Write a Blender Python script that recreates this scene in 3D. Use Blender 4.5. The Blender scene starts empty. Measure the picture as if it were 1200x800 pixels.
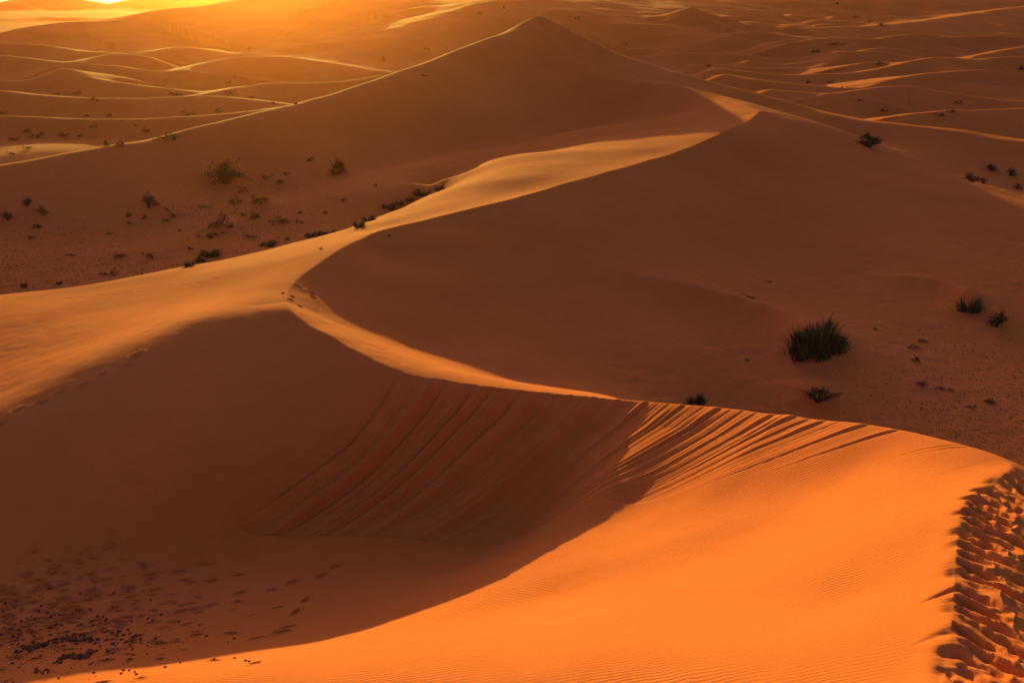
import bpy, math, random
import numpy as np
from mathutils import Vector

# ------------------------------------------------------------------ basics
rng = np.random.default_rng(7)
random.seed(7)
scene = bpy.context.scene
col = scene.collection
F = 35.0 / 36.0 * 1200.0
PITCH = math.atan(395.0 / F)
CP, SP = math.cos(PITCH), math.sin(PITCH)
ZC = 15.0                                   # eye height above the datum
SUN_AZ, SUN_EL = math.radians(-13.0), math.radians(6.5)


def ray(u, v):
    a = (u - 600.0) / F
    b = (400.0 - v) / F
    return np.array([a, CP + b * SP, -SP + b * CP])


def W(u, v, Y):
    d = ray(u, v)
    return d * (Y / d[1])


# ------------------------------------------------------------------ the dunes: survey lines (heights relative to the eye)
def smooth_line(pts, step):
    """Catmull-Rom through points (centripetal enough for these), resampled every `step` metres"""
    P = np.array(pts, float)
    P = np.vstack([2 * P[0] - P[1], P, 2 * P[-1] - P[-2]])
    out = []
    for i in range(1, len(P) - 2):
        p0, p1, p2, p3 = P[i - 1], P[i], P[i + 1], P[i + 2]
        t = np.linspace(0, 1, 24, endpoint=False)[:, None]
        out.append(0.5 * ((2 * p1) + (-p0 + p2) * t + (2 * p0 - 5 * p1 + 4 * p2 - p3) * t ** 2
                          + (-p0 + 3 * p1 - 3 * p2 + p3) * t ** 3))
    out = np.vstack(out + [P[-2][None]])
    seg = np.linalg.norm(np.diff(out[:, :2], axis=0), axis=1)
    s = np.concatenate([[0], np.cumsum(seg)])
    n = max(3, int(s[-1] / step) + 1)
    q = np.linspace(0, s[-1], n)
    return np.column_stack([np.interp(q, s, out[:, k]) for k in range(out.shape[1])])


def line(px, step):
    return smooth_line([W(*p) for p in px], step)


S_CREST = [(890, 130, 82), (872, 143, 77), (840, 158, 71.5), (800, 174, 66), (750, 190, 61.5), (700, 205, 57), (650, 221, 54.5),
           (600, 235, 52), (550, 247, 50), (500, 258, 48), (450, 269, 45.8), (415, 282, 43), (380, 304, 39.5), (350, 325, 36.8),
           (337, 340, 34.8), (335, 352, 33.3), (345, 368, 31.8), (380, 390, 30.3), (420, 412, 28.8), (470, 435, 27.3), (520, 446, 26.8),
           (560, 452, 26.5), (600, 457, 26.3), (650, 462, 25.9), (700, 466, 25.3), (750, 470, 24.5), (800, 474, 23.3), (850, 478, 22.1),
           (920, 486, 20.3), (1000, 495, 18.6), (1050, 503, 17.6), (1100, 514, 16.6), (1150, 527, 15.7), (1180, 538, 15.1),
           (1186, 547, 14.7), (1172, 558, 14.2), (1150, 571, 13.7), (1130, 588, 13.1), (1124, 612, 12.5), (1121, 650, 11.5),
           (1118, 700, 10.4), (1112, 760, 9.2), (1105, 800, 8.5), (1095, 860, 7.4), (1080, 930, 6.3)]
PEAK_LEFT = [(-160, 212, 64), (-60, 201, 67), (0, 192, 69.5), (100, 178, 74), (200, 157, 81), (300, 132, 90), (400, 107, 102),
             (500, 75, 114), (570, 48, 122), (632, 25, 130)]
RIM = [(-220, 368, 43.5), (-100, 357, 41.0), (0, 346.5, 41.5), (100, 335.5, 42.2), (200, 316.5, 44.0), (260, 304, 45.6), (330, 287.5, 48), (400, 268, 52.5), (450, 250, 57), (500, 230, 63), (540, 217, 67)]
FLANK = [(632, 25, 130), (660, 36, 128), (700, 55, 124), (750, 73, 119), (800, 88, 114), (850, 102, 110), (900, 115, 106), (950, 127, 102), (1000, 138, 98), (1100, 151, 94), (1200, 165, 90), (1350, 180, 85), (1550, 200, 80)]
PEAK_RIGHT = [(632, 25, 130), (640, 42, 126), (652, 58, 121), (668, 71, 117), (700, 87, 111), (745, 96, 107), (790, 101, 103),
              (840, 111, 96), (872, 121, 88), (890, 130, 82)]

lineS = line(S_CREST, 0.12)
lineL = line(PEAK_LEFT, 0.5)
lineR = line(PEAK_RIGHT, 0.4)
lineW = line(RIM, 0.3); lineF = line(FLANK, 0.5)


def kvar(n, xs, ks):
    return np.interp(np.linspace(0, 1, n), xs, ks)


# strength of the crease (half the change of slope) along each crest
def s_param_of_index(i):   # arc fraction on lineS of survey point i
    p = W(*S_CREST[i])[:2]
    return float(np.argmin(((lineS[:, :2] - p) ** 2).sum(1))) / (len(lineS) - 1)


kS = kvar(len(lineS), [0, s_param_of_index(3), s_param_of_index(10), s_param_of_index(13), s_param_of_index(15), s_param_of_index(18),
                       s_param_of_index(25), s_param_of_index(28), s_param_of_index(33), 1],
          [.16, .28, .32, .24, .22, .36, .42, .43, .22, .22])
LS = kvar(len(lineS), [0, s_param_of_index(10), s_param_of_index(15), s_param_of_index(25), s_param_of_index(28), s_param_of_index(33), 1],
          [7, 5, 3.0, 3.2, 3.0, 1.5, 1.5])
iq = [int(round(s_param_of_index(k) * (len(lineS) - 1))) for k in (0, 14, 33)] + [len(lineS) - 1]
CREASES = [[(lineS[iq[k]:iq[k + 1] + 1], kS[iq[k]:iq[k + 1] + 1], LS[iq[k]:iq[k + 1] + 1], 0.03) for k in range(3)],
           [(lineL, kvar(len(lineL), [0, .3, 1], [.24, .27, .30]), np.full(len(lineL), 9.0), 0.8)],
           [(lineW, kvar(len(lineW), [0, .5, .75, 1], [.14, .14, .09, .0]), np.full(len(lineW), 3.5), 0.12)],
           [(lineF, kvar(len(lineF), [0, .1, .3, 1], [.05, .10, .14, .14]), np.full(len(lineF), 7.0), 0.7)],
           [(lineR, kvar(len(lineR), [0, .6, 1], [.40, .34, .12]), np.full(len(lineR), 8.0), 0.10)]]


def nearest(poly, x, y, chunk=60000):
    """distance and fractional index of the nearest point of a polyline (2D)"""
    n = len(poly)
    dist = np.empty(len(x)); idx = np.empty(len(x)); side = np.empty(len(x))
    stride = max(1, n // 60)
    coarse = poly[::stride, :2]
    A = poly[:-1, :2]; D = poly[1:, :2] - A
    LL = (D ** 2).sum(1) + 1e-12
    for c in range(0, len(x), chunk):
        px = x[c:c + chunk]; py = y[c:c + chunk]
        d2 = (px[:, None] - coarse[None, :, 0]) ** 2 + (py[:, None] - coarse[None, :, 1]) ** 2
        j = np.argmin(d2, 1) * stride
        best = np.full(len(px), 1e18); bi = np.zeros(len(px)); bs = np.zeros(len(px))
        for o in range(-stride - 1, stride + 1):
            k = np.clip(j + o, 0, n - 2)
            rx = px - A[k, 0]; ry = py - A[k, 1]
            t = np.clip((rx * D[k, 0] + ry * D[k, 1]) / LL[k], 0, 1)
            ex = rx - t * D[k, 0]; ey = ry - t * D[k, 1]
            e = ex * ex + ey * ey
            m = e < best
            best = np.where(m, e, best); bi = np.where(m, k + t, bi)
            bs = np.where(m, np.sign(D[k, 0] * ey - D[k, 1] * ex), bs)
        dist[c:c + chunk] = np.sqrt(best); idx[c:c + chunk] = bi; side[c:c + chunk] = bs
    return dist, idx, side


def tents(x, y, want_d=False):
    z = np.zeros(len(x)); dall = np.full(len(x), 1e3)
    for family in CREASES:
        tot = np.zeros(len(x)); q4 = np.full(len(x), 1e-12)
        for poly, k, L, r in family:
            cut = 6.5 * L.max()
            lo = poly[:, :2].min(0) - cut; hi = poly[:, :2].max(0) + cut
            m = np.where((x > lo[0]) & (x < hi[0]) & (y > lo[1]) & (y < hi[1]))[0]
            if not len(m):
                continue
            d, i, _ = nearest(poly, x[m], y[m])
            ii = np.arange(len(poly))
            kk = np.interp(i, ii, k); ll = np.interp(i, ii, L)
            dd = np.sqrt(d * d + r * r)
            t = kk * ll * np.exp(-dd / ll)
            dp = q4[m] ** -.25                          # (smooth) distance to the pieces already laid
            if len(family) == 1:
                tot[m] = t
            else:                                       # stronger of the pieces, blended away from the crest itself
                hd = d * dp / (d + dp + 1e-6)
                tot[m] = smax(tot[m], t, .002 + .5 * np.clip(hd / 2.5, 0, 1))
            q4[m] += (d + 1e-3) ** -4.0
            dall[m] = np.minimum(dall[m], d)
        z += tot
    return (z, dall) if want_d else z


def smax(a, b, k):
    h = np.clip(0.5 + 0.5 * (a - b) / k, 0, 1)
    return b + (a - b) * h + k * h * (1 - h)


# spot heights (u, v, Y): where the sand lies between the crests
SPOTS = [
    # foreground slope, lit
    (950, 800, 9.4), (800, 800, 10.3), (600, 800, 11.6), (450, 800, 12.7), (300, 800, 13.8), (150, 800, 14.5), (0, 800, 15.5),
    (-200, 800, 15.2), (1000, 700, 11.7), (850, 700, 13.2), (700, 700, 15.2), (600, 740, 14.0), (480, 740, 15.6),
    (1030, 600, 14.3), (900, 620, 16.0), (780, 640, 17.1), (1000, 545, 17.15), (1090, 545, 15.6), (900, 550, 18.65),
    (560, 690, 17.7), (400, 745, 16.65), (200, 775, 15.8), (60, 785, 15.6), (640, 642, 19.2), (640, 700, 16.3),
    # under the camera
    (1000, 930, 7.0), (700, 930, 8.8), (300, 930, 11.0),
    # bowl and slip face foot
    (300, 627, 23.0), (450, 629, 22.8), (540, 627, 22.6), (600, 622, 22.4), (690, 600, 20.65), (800, 570, 20.0), (740, 590, 20.6), (715, 560, 21.55), (300, 690, 20.0),
    (450, 690, 19.6), (100, 690, 20.2), (0, 690, 20.2), (-200, 680, 20.5), (100, 740, 18.0), (0, 750, 17.6),
    # shaded broad slope on the left and the lit roll-over
    (0, 640, 21.8), (100, 630, 22.3), (200, 625, 22.7), (0, 560, 23.8), (150, 520, 24.7), (300, 480, 27.0), (420, 500, 26.3), (300, 550, 25.0),
    (150, 570, 23.6), (380, 560, 24.8), (250, 420, 29.0), (330, 400, 30.5),
    (262, 378, 31.0), (200, 405, 29.0), (120, 450, 26.9), (0, 500, 25.4), (0, 460, 28.0), (0, 530, 24.5), (60, 480, 26.1), (-150, 540, 24.5),
    (0, 420, 31.7), (100, 400, 31.9), (200, 360, 35.0), (280, 335, 37.2), (0, 380, 36.0), (120, 360, 37.5), (-150, 420, 33),
    (410, 275, 46.5), (450, 258, 50),
    # basin behind it
    (100, 322, 53.0), (0, 330, 52.0), (100, 300, 57), (0, 300, 57), (200, 290, 57.5), (300, 280, 60), (330, 272, 62), (285, 291, 57), (380, 258, 64.5), (200, 260, 66), (50, 255, 65.5), (300, 245, 67), (263, 212, 77.5),
    (396, 203, 81), (400, 245, 67.5), (450, 233, 68), (500, 214, 70.5), (150, 225, 70), (0, 232, 66),
    (-150, 310, 55), (-150, 262, 60),
    # second dune, lit back
    (600, 215, 57.4), (700, 185, 64.6), (800, 155, 75.6), (600, 188, 73.5), (520, 210, 69), (540, 178, 83), (500, 190, 78.5), (470, 202, 75), (585, 178, 82), (450, 212, 72.5), (560, 196, 71.5), (700, 165, 76.2), (780, 146, 86.5), (840, 130, 88.5),
    (600, 172, 88), (480, 190, 84), (690, 153, 92), (790, 134, 95),
    (600, 120, 109), (500, 135, 103), (400, 160, 92.5), (700, 120, 106.5), (300, 170, 83.5), (200, 190, 77), (560, 80, 116), (640, 75, 118.5),
    # slope D between second dune and near crest
    (600, 300, 45.6), (600, 350, 40.6), (600, 400, 35.8), (600, 430, 32.8), (480, 407, 32.9), (540, 428, 31.9), (420, 374, 34.4), (396, 356, 35.2), (600, 446, 31.3), (520, 330, 41.0), (430, 340, 38.0),
    (450, 300, 43.2), (390, 330, 37.5), (520, 280, 45.6), (700, 250, 52.0), (700, 300, 46.6), (700, 360, 40.6), (700, 420, 35.4), (800, 250, 55.5), (800, 300, 49), (800, 360, 42.2),
    (800, 420, 36.0), (900, 300, 51.0), (900, 250, 58.0), (900, 200, 67.5), (900, 360, 43.8), (900, 420, 37.2), (900, 460, 34.2), (1000, 400, 39.2), (1000, 450, 34.9),
    (1000, 340, 46.5), (1100, 480, 32.5), (1100, 420, 38.0), (1190, 500, 31.0), (1190, 400, 40.0), (1190, 300, 52.5), (1000, 260, 57.5), (1000, 210, 66), (1100, 300, 51.5),
    (1350, 500, 31.2), (1350, 400, 40.2), (1350, 300, 53), (1600, 400, 40), (1300, 620, 23.5),
    (1190, 540, 28.3), (1250, 570, 26.0),
    # right shoulder of the second dune
    (930, 142, 79.5), (975, 160, 77), (1050, 192, 72), (1120, 212, 71), (1200, 232, 71), (1320, 262, 62),
    (960, 148, 89), (1050, 175, 86), (1200, 212, 82), (1320, 228, 78),
    # right flank of the peak
    (1000, 165, 92), (1100, 180, 88), (1200, 200, 84), (1120, 200, 82), (930, 133, 98), (860, 120, 101),
]
spots = [W(*p) for p in SPOTS]
# lee side of the near crest, hidden from the camera
spots += [W(650, 456.5, 29.5), W(720, 465, 27.6), W(690, 461, 28.6)]
for u, v, Y in S_CREST[25:33]:
    p = W(u, v, Y); spots.append(p + np.array([4.2, 4.2, -3.9 + 0.5 * min(0, -12.6 + 3.9 - p[2])]))
# behind the peak dune
for u, v, Y in PEAK_LEFT:
    p = W(u, v, Y); spots.append(np.array([p[0] - 4, p[1] + 30, -13.4]))
    spots.append(p + np.array([-2.5, 11, -11 * max(.2, -1.5 * p[2] / p[1])]))
for q in lineW[6:150:14]:
    spots.append(q + np.array([-1.2, 3.8, -1.45]))
for q in lineF[40::40]:
    spots.append(q + np.array([5, 16, 0]) * 1.0); spots[-1][2] = min(q[2] - 2.6, -11.5)
for x, y, z in [(30, 150, -12.9), (70, 132, -13.1), (120, 118, -13.2), (-80, 120, -13.0), (-120, 90, -13), (-90, 160, -13), (0, 170, -12.8), (90, 160, -13),
                (160, 170, -12.8), (-160, 170, -13), (-150, 250, -12), (-60, 250, -12), (30, 250, -11.8), (120, 250, -11.6), (220, 250, -11.5), (-300, 250, -12),
                (-300, 420, -11.5), (-120, 420, -11.5), (60, 420, -11), (260, 420, -11), (450, 350, -11), (-300, 700, -9), (0, 700, -9), (300, 700, -9), (-600, 500, -10), (700, 500, -10),
                (100, 40, -13.2), (110, 10, -13.5), (-90, 20, -13), (-90, 60, -13.2), (0, -60, -9), (-60, -60, -12), (60, -60, -12), (-40, 6, -12.6), (30, 4, -11.5), (9.0, 6.5, -7.95), (9.2, 9.5, -8.2),
                (13, 9, -9.6), (12, 14, -9.3), (15, 18, -12), (16, 5, -11.6), (3.2, 1.5, -6.0), (-2, 0, -8.2)]:
    spots.append(np.array([x, y, z], float))
ctrl = [np.array(spots)]
ctrl.append(np.array([W(*p) for p in S_CREST]))
ctrl.append(lineS[5::14])
ctrl.append(lineL[::12]); ctrl.append(lineW[::10]); ctrl.append(lineF[10::12]); ctrl.append(lineR[8:-4:12])
ctrl = np.vstack(ctrl)
# thin out coincident points
keep = []
for i, p in enumerate(ctrl):
    if all((p[0] - ctrl[j][0]) ** 2 + (p[1] - ctrl[j][1]) ** 2 > 0.16 for j in keep):
        keep.append(i)
ctrl = ctrl[keep]


def tps_fit(P, z, lam):
    n = len(P)
    d2 = ((P[:, None] - P[None]) ** 2).sum(2)
    K = 0.5 * d2 * np.log(d2 + 1e-9)
    K[np.arange(n), np.arange(n)] = lam
    Q = np.column_stack([np.ones(n), P])
    M = np.zeros((n + 3, n + 3)); M[:n, :n] = K; M[:n, n:] = Q; M[n:, :n] = Q.T
    return np.linalg.solve(M, np.concatenate([z, np.zeros(3)]))


SC = 20.0
zt = ctrl[:, 2] - tents(ctrl[:, 0].copy(), ctrl[:, 1].copy())
coef = tps_fit(ctrl[:, :2] / SC, zt, 0.0008)


def tps_eval(x, y, chunk=8000):
    out = np.empty(len(x)); C = ctrl[:, :2] / SC
    for c in range(0, len(x), chunk):
        X = x[c:c + chunk] / SC; Y = y[c:c + chunk] / SC
        d2 = (X[:, None] - C[None, :, 0]) ** 2 + (Y[:, None] - C[None, :, 1]) ** 2
        out[c:c + chunk] = (0.5 * d2 * np.log(d2 + 1e-9)) @ coef[:-3] + coef[-3] + coef[-2] * X + coef[-1] * Y
    return out


# ------------------------------------------------------------------ far dunes: crest lines with their own faces
# (survey line, near slope, far slope, rounding, foot softness)
FAR = [
    ([(-80, 138, 112), (0, 137, 112), (50, 138.5, 112), (150, 139.5, 112), (230, 137, 112), (300, 130, 114), (345, 126, 116), (420, 130, 114)], .40, .16, .22, .6),
    ([(-60, 104, 140), (0, 107, 139), (50, 111.5, 137), (100, 115, 136), (160, 116, 136), (230, 113, 137), (290, 117, 137), (340, 124, 134)], .40, .16, .25, .6),
    ([(-40, 97, 158), (0, 96, 158), (40, 93, 158), (75, 82, 160), (110, 92, 158), (170, 100, 157), (240, 108, 155)], .40, .18, .28, .6),
    ([(240, 109, 150), (300, 99, 156), (390, 96, 160), (450, 88, 165), (520, 84, 168)], .40, .18, .28, .6),
    ([(-60, 62, 196), (0, 65, 195), (50, 71, 192), (100, 75, 190), (170, 82, 187), (215, 84, 186), (260, 87, 184)], .40, .16, .32, .7),
    ([(75, 76, 188), (110, 68, 196), (135, 64, 202), (170, 67, 206)], .35, .2, .3, .6),
    ([(212, 84, 186), (250, 72, 197), (300, 66, 203), (370, 70, 203), (440, 82, 195)], .38, .18, .32, .7),
    ([(-60, 47, 236), (0, 50, 235), (50, 54, 233), (100, 60, 230), (150, 63, 226)], .35, .16, .4, .8),
    ([(160, 63, 226), (190, 58, 230), (215, 54, 235), (260, 60, 232), (300, 65, 228)], .35, .16, .4, .8),
    ([(300, 62, 230), (360, 56, 236), (430, 58, 236), (500, 66, 228), (560, 72, 222)], .35, .16, .4, .8),
    ([(740, 51, 252), (780, 28, 262), (811, 9, 270), (830, 21, 268), (870, 36, 262), (910, 40, 258)], .32, .2, .4, .8),
    ([(765, 62, 232), (800, 52, 240), (838, 30, 258), (870, 38, 256)], .32, .2, .35, .7),
    ([(755, 66, 222), (810, 56, 228), (850, 44, 236), (872, 37, 244), (905, 40, 244)], .34, .2, .35, .7),
    ([(795, 62, 214), (850, 63, 212), (900, 67, 208), (950, 68, 207), (985, 60, 212), (1010, 51, 220), (1070, 40, 230), (1110, 44, 232), (1160, 43, 234), (1240, 45, 234)], .36, .18, .35, .7),
    ([(880, 60, 222), (900, 53, 226), (928, 46, 230), (960, 52, 226)], .34, .2, .3, .6),
    ([(820, 75, 196), (900, 80, 192), (960, 76, 194), (1000, 62, 206), (1035, 56, 210), (1070, 60, 208), (1110, 66, 204)], .36, .18, .32, .6),
    ([(1040, 48, 224), (1075, 46, 226), (1110, 54, 222), (1150, 60, 216), (1220, 52, 222)], .34, .2, .35, .6),
    ([(840, 80, 184), (900, 86, 178), (980, 88, 176), (1040, 80, 180), (1092, 67, 186), (1150, 69, 186), (1240, 66, 188)], .38, .18, .3, .6),
    ([(1092, 68, 186), (1112, 76, 180), (1140, 83, 174)], .3, .3, .25, .5),
    ([(850, 88, 166), (900, 95, 160), (1000, 103, 153), (1040, 94, 156), (1080, 87, 158), (1155, 82, 160), (1210, 90, 158), (1260, 96, 156)], .38, .18, .28, .6),
    ([(955, 114, 140), (1000, 106, 142), (1060, 100, 144), (1100, 107, 141), (1160, 115, 137), (1220, 119, 134)], .38, .2, .25, .6),
    ([(1055, 135, 119), (1100, 130, 121), (1200, 126, 123), (1300, 122, 125)], .38, .18, .22, .5),
    ([(940, 48, 222), (985, 45, 226), (1030, 48, 222)], .34, .2, .3, .6),
    ([(985, 61, 206), (1040, 62, 204), (1078, 67, 198)], .34, .2, .3, .6),
    ([(1150, 66, 192), (1180, 59, 198), (1215, 55, 202), (1260, 58, 200)], .34, .2, .3, .6),
    ([(905, 104, 146), (950, 108, 143), (1000, 113, 139)], .34, .2, .2, .5),
    ([(880, 71, 200), (915, 74, 198), (960, 70, 200)], .34, .2, .3, .6),
    ([(1010, 74, 186), (1045, 72, 188), (1080, 76, 184)], .34, .2, .25, .6),
    ([(1100, 95, 156), (1150, 99, 152), (1220, 106, 146)], .34, .2, .25, .6),
    ([(780, 72, 208), (815, 69, 212), (850, 72, 208)], .34, .2, .3, .6),
    ([(690, 30, 262), (720, 36, 256), (755, 45, 250)], .3, .2, .3, .6),
    # the great dunes along the skyline
    ([(-160, 60, 280), (-60, 48, 290), (0, 40, 300), (30, 33, 306), (80, 26, 315), (140, 22, 322), (170, 14, 328), (230, 7, 335), (290, -3, 340), (360, -14, 345), (430, -12, 345), (500, -2, 335)], .16, .12, 2.5, 2.0),
    ([(380, 62, 225), (450, 40, 245), (520, 18, 265), (590, -2, 285), (640, -6, 330), (690, -9, 420), (740, -10, 520), (800, -10, 600), (940, -12, 620), (1050, -14, 620), (1200, -14, 620), (1400, -16, 620)], .155, .14, 2.0, 2.0),
    ([(880, 40, 300), (940, 33, 330), (1040, 29, 350), (1130, 18, 420), (1200, 8, 480), (1300, 2, 520)], .16, .12, 1.5, 1.5),
    ([(-300, 2, 900), (-100, 5, 900), (0, 2, 900), (12, 0, 900), (40, -2, 900), (80, -1.5, 900), (97, 0, 900), (122, 4.2, 900), (150, 0, 900), (185, -4, 900), (260, -9, 900), (500, -14, 900), (900, -14, 900), (1500, -10, 900)], .13, .06, 5.0, 3.0),
    ([(-300, 18, 600), (-60, 21, 600), (0, 22, 600), (60, 20, 610), (110, 21, 610), (150, 24, 600)], .14, .1, 3.0, 2.0),
]


def smax(a, b, k):
    h = np.clip(0.5 + 0.5 * (a - b) / k, 0, 1)
    return b + (a - b) * h + k * h * (1 - h)


# value noise
def vnoise(x, y, seed):
    r = np.random.default_rng(seed)
    T = r.random((256, 256))
    xi = np.floor(x).astype(int); yi = np.floor(y).astype(int)
    fx = x - xi; fy = y - yi
    fx = fx * fx * fx * (fx * (fx * 6 - 15) + 10); fy = fy * fy * fy * (fy * (fy * 6 - 15) + 10)
    g = lambda i, j: T[(i % 256), (j % 256)]
    return ((g(xi, yi) * (1 - fx) + g(xi + 1, yi) * fx) * (1 - fy) + (g(xi, yi + 1) * (1 - fx) + g(xi + 1, yi + 1) * fx) * fy) * 2 - 1


def noise1(x, seed):
    return vnoise(x, np.full_like(x, 0.37), seed)


# ------------------------------------------------------------------ the sheet: rings round the camera, finer where it is looked at
def angles():
    a_in = np.radians(np.arange(-30.5, 30.5, 0.066))
    left = [a_in[0]]; st = math.radians(0.09)
    while left[-1] > -math.pi:
        left.append(left[-1] - st); st = min(st * 1.06, math.radians(4))
    right = [a_in[-1]]; st = math.radians(0.09)
    while right[-1] < math.pi:
        right.append(right[-1] + st); st = min(st * 1.06, math.radians(4))
    left = [a for a in left[1:] if a > -math.pi + .01]; right = [a for a in right[1:] if a < math.pi - .01]
    return np.array(left[::-1] + list(a_in) + right)


def radii():
    r = [1.2]
    while r[-1] < 4200:
        R = r[-1]
        if R < 6.5: st = R * .03
        elif R < 15: st = R * .0024
        elif R < 29: st = R * .0016
        elif R < 40: st = R * .0026
        elif R < 300: st = R * .0033
        else: st = R * .008 if R < 1000 else R * .05
        r.append(R + st)
    return np.array(r)


TH = angles(); RR = radii()
NT, NR = len(TH), len(RR)
print('grid', NT, NR, NT * NR)
GX = (RR[:, None] * np.sin(TH)[None]); GY = (RR[:, None] * np.cos(TH)[None])


def cubic_up(Zc, ri, ci, nr, nc):
    """separable cubic interpolation of a coarse table (rows ri, cols ci) to all rows/cols, in index space"""
    def mat(knots, n):
        k = np.asarray(knots, float); x = np.arange(n, dtype=float)
        j = np.clip(np.searchsorted(k, x, side='right') - 1, 0, len(k) - 2)
        t = (x - k[j]) / (k[j + 1] - k[j])
        w = [-.5 * t + t ** 2 - .5 * t ** 3, 1 - 2.5 * t ** 2 + 1.5 * t ** 3, .5 * t + 2 * t ** 2 - 1.5 * t ** 3, -.5 * t ** 2 + .5 * t ** 3]
        idx = [np.clip(j + o, 0, len(k) - 1) for o in (-1, 0, 1, 2)]
        return w, idx
    w, idx = mat(ri, nr)
    A = sum(w[q][:, None] * Zc[idx[q]] for q in range(4))
    w, idx = mat(ci, nc)
    return sum(w[q][None] * A[:, idx[q]] for q in range(4))


ri = list(range(0, NR, 6)); ci = list(range(0, NT, 8))
if ri[-1] != NR - 1: ri.append(NR - 1)
if ci[-1] != NT - 1: ci.append(NT - 1)
XC = GX[np.ix_(ri, ci)]; YC = GY[np.ix_(ri, ci)]
RC = np.hypot(XC, YC)
zb = tps_eval(XC.ravel(), YC.ravel()).reshape(XC.shape)
wfar = np.clip((RC - 500) / 400, 0, 1); wfar = wfar * wfar * (3 - 2 * wfar)
zfar = -6 + 3 * vnoise(XC / 260, YC / 260, 3)
zb = zb * (1 - wfar) + zfar * wfar
back = np.clip((-YC - 8) / 40, 0, 1)
zb = zb * (1 - back) + np.clip(zb, -16, -9) * back
GZ = cubic_up(zb, ri, ci, NR, NT)
x = GX.ravel(); y = GY.ravel(); z = GZ.ravel().copy()
tz, td = tents(x, y, True)


def blur(A, n, times):
    for _ in range(times):
        for ax in (0, 1):
            P = np.concatenate([np.repeat(A.take([0], ax), n + 1, ax), A, np.repeat(A.take([-1], ax), n, ax)], ax)
            c = np.cumsum(P, ax); L = A.shape[ax]
            A = (c.take(range(2 * n + 1, 2 * n + 1 + L), ax) - c.take(range(0, L), ax)) / (2 * n + 1)
    return A


tb = blur(tz.reshape(NR, NT), 9, 3).ravel()                # away from a crest the sand is rounded
rg_ = np.hypot(x, y)
bw = np.clip((td - .025 * rg_) / (.05 * rg_), 0, 1); bw = bw * bw * (3 - 2 * bw)
z += tz * (1 - bw) + tb * bw

# far dunes
inview = (y > 95) & (y < 1400) & (np.abs(x) < 0.9 * y)
far_i = np.where(inview)[0]
fx, fy, fz = x[far_i], y[far_i], z[far_i].copy()
wob = vnoise(fx / 14, fy / 14, 21)
for px, sn, sf, rnd, soft in FAR:
    if px[0][2] < 275: rnd *= 3.6
    poly = smooth_line([W(*p) for p in px], 0.6 if px[0][2] < 300 else 2.0)
    reach = (poly[:, 2].max() + 16) / min(sn, sf) * .7 + 10
    lo = poly[:, :2].min(0) - reach; hi = poly[:, :2].max(0) + reach
    m = np.where((fx > lo[0]) & (fx < hi[0]) & (fy > lo[1]) & (fy < hi[1]))[0]
    if not len(m): continue
    d, i, sd = nearest(poly, fx[m], fy[m])
    zc = np.interp(i, np.arange(len(poly)), poly[:, 2])
    near = np.where(sd * np.sign(poly[-1, 0] - poly[0, 0]) < 0, 1.0, 0.0)
    dd = np.sqrt(d * d + rnd * rnd) - rnd
    sl = np.where(near > 0, sn, sf) * (1 + .22 * wob[m] * np.clip(d / 6, 0, 1))
    t = zc - sl * dd
    fz[m] = smax(fz[m], t, soft)
z[far_i] = fz
# gentle unevenness of the sand everywhere
rr = np.hypot(x, y)
und = 0.05 * vnoise(x / 3.1, y / 3.1, 31) + 0.16 * vnoise(x / 9.0, y / 9.0, 32) * np.clip((rr - 30) / 30, 0, 1)
z += und * np.clip((rr - 14) / 20, 0, 1)
mm = (rr > 12) & (rr < 90)
z[mm] += .5 * (.012 * vnoise(x[mm] / .35, y[mm] / .35, 35) + .014 * vnoise(x[mm] / .9, y[mm] / .6, 36)) * np.clip((rr[mm] - 16) / 12, 0, 1) * np.clip(.5 + vnoise(x[mm] / 6, y[mm] / 6, 37), 0, 1)
rough = np.clip((rr - 130) / 60, 0, 1) * np.clip((1000 - rr) / 300, 0, 1)
z += rough * .6 * (0.25 * vnoise(x / 11, y / 7, 33) + .12 * vnoise(x / 4, y / 3, 34))

# ------------------------------------------------------------------ avalanche grooves below the near crest
iA = [int(round(s_param_of_index(k) * (len(lineS) - 1))) for k in (16, 33)]
seg = lineS[iA[0]:iA[1] + 1]
segL = np.concatenate([[0], np.cumsum(np.linalg.norm(np.diff(seg[:, :2], axis=0), axis=1))])


def s_of_u(u):                              # crest arclength at an image column (survey aid)
    k = np.arange(16, 34)
    us = [S_CREST[q][0] for q in k]
    ss = [segL[np.clip(int(round(s_param_of_index(q) * (len(lineS) - 1))) - iA[0], 0, len(segL) - 1)] for q in k]
    return float(np.interp(u, us, ss))


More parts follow.
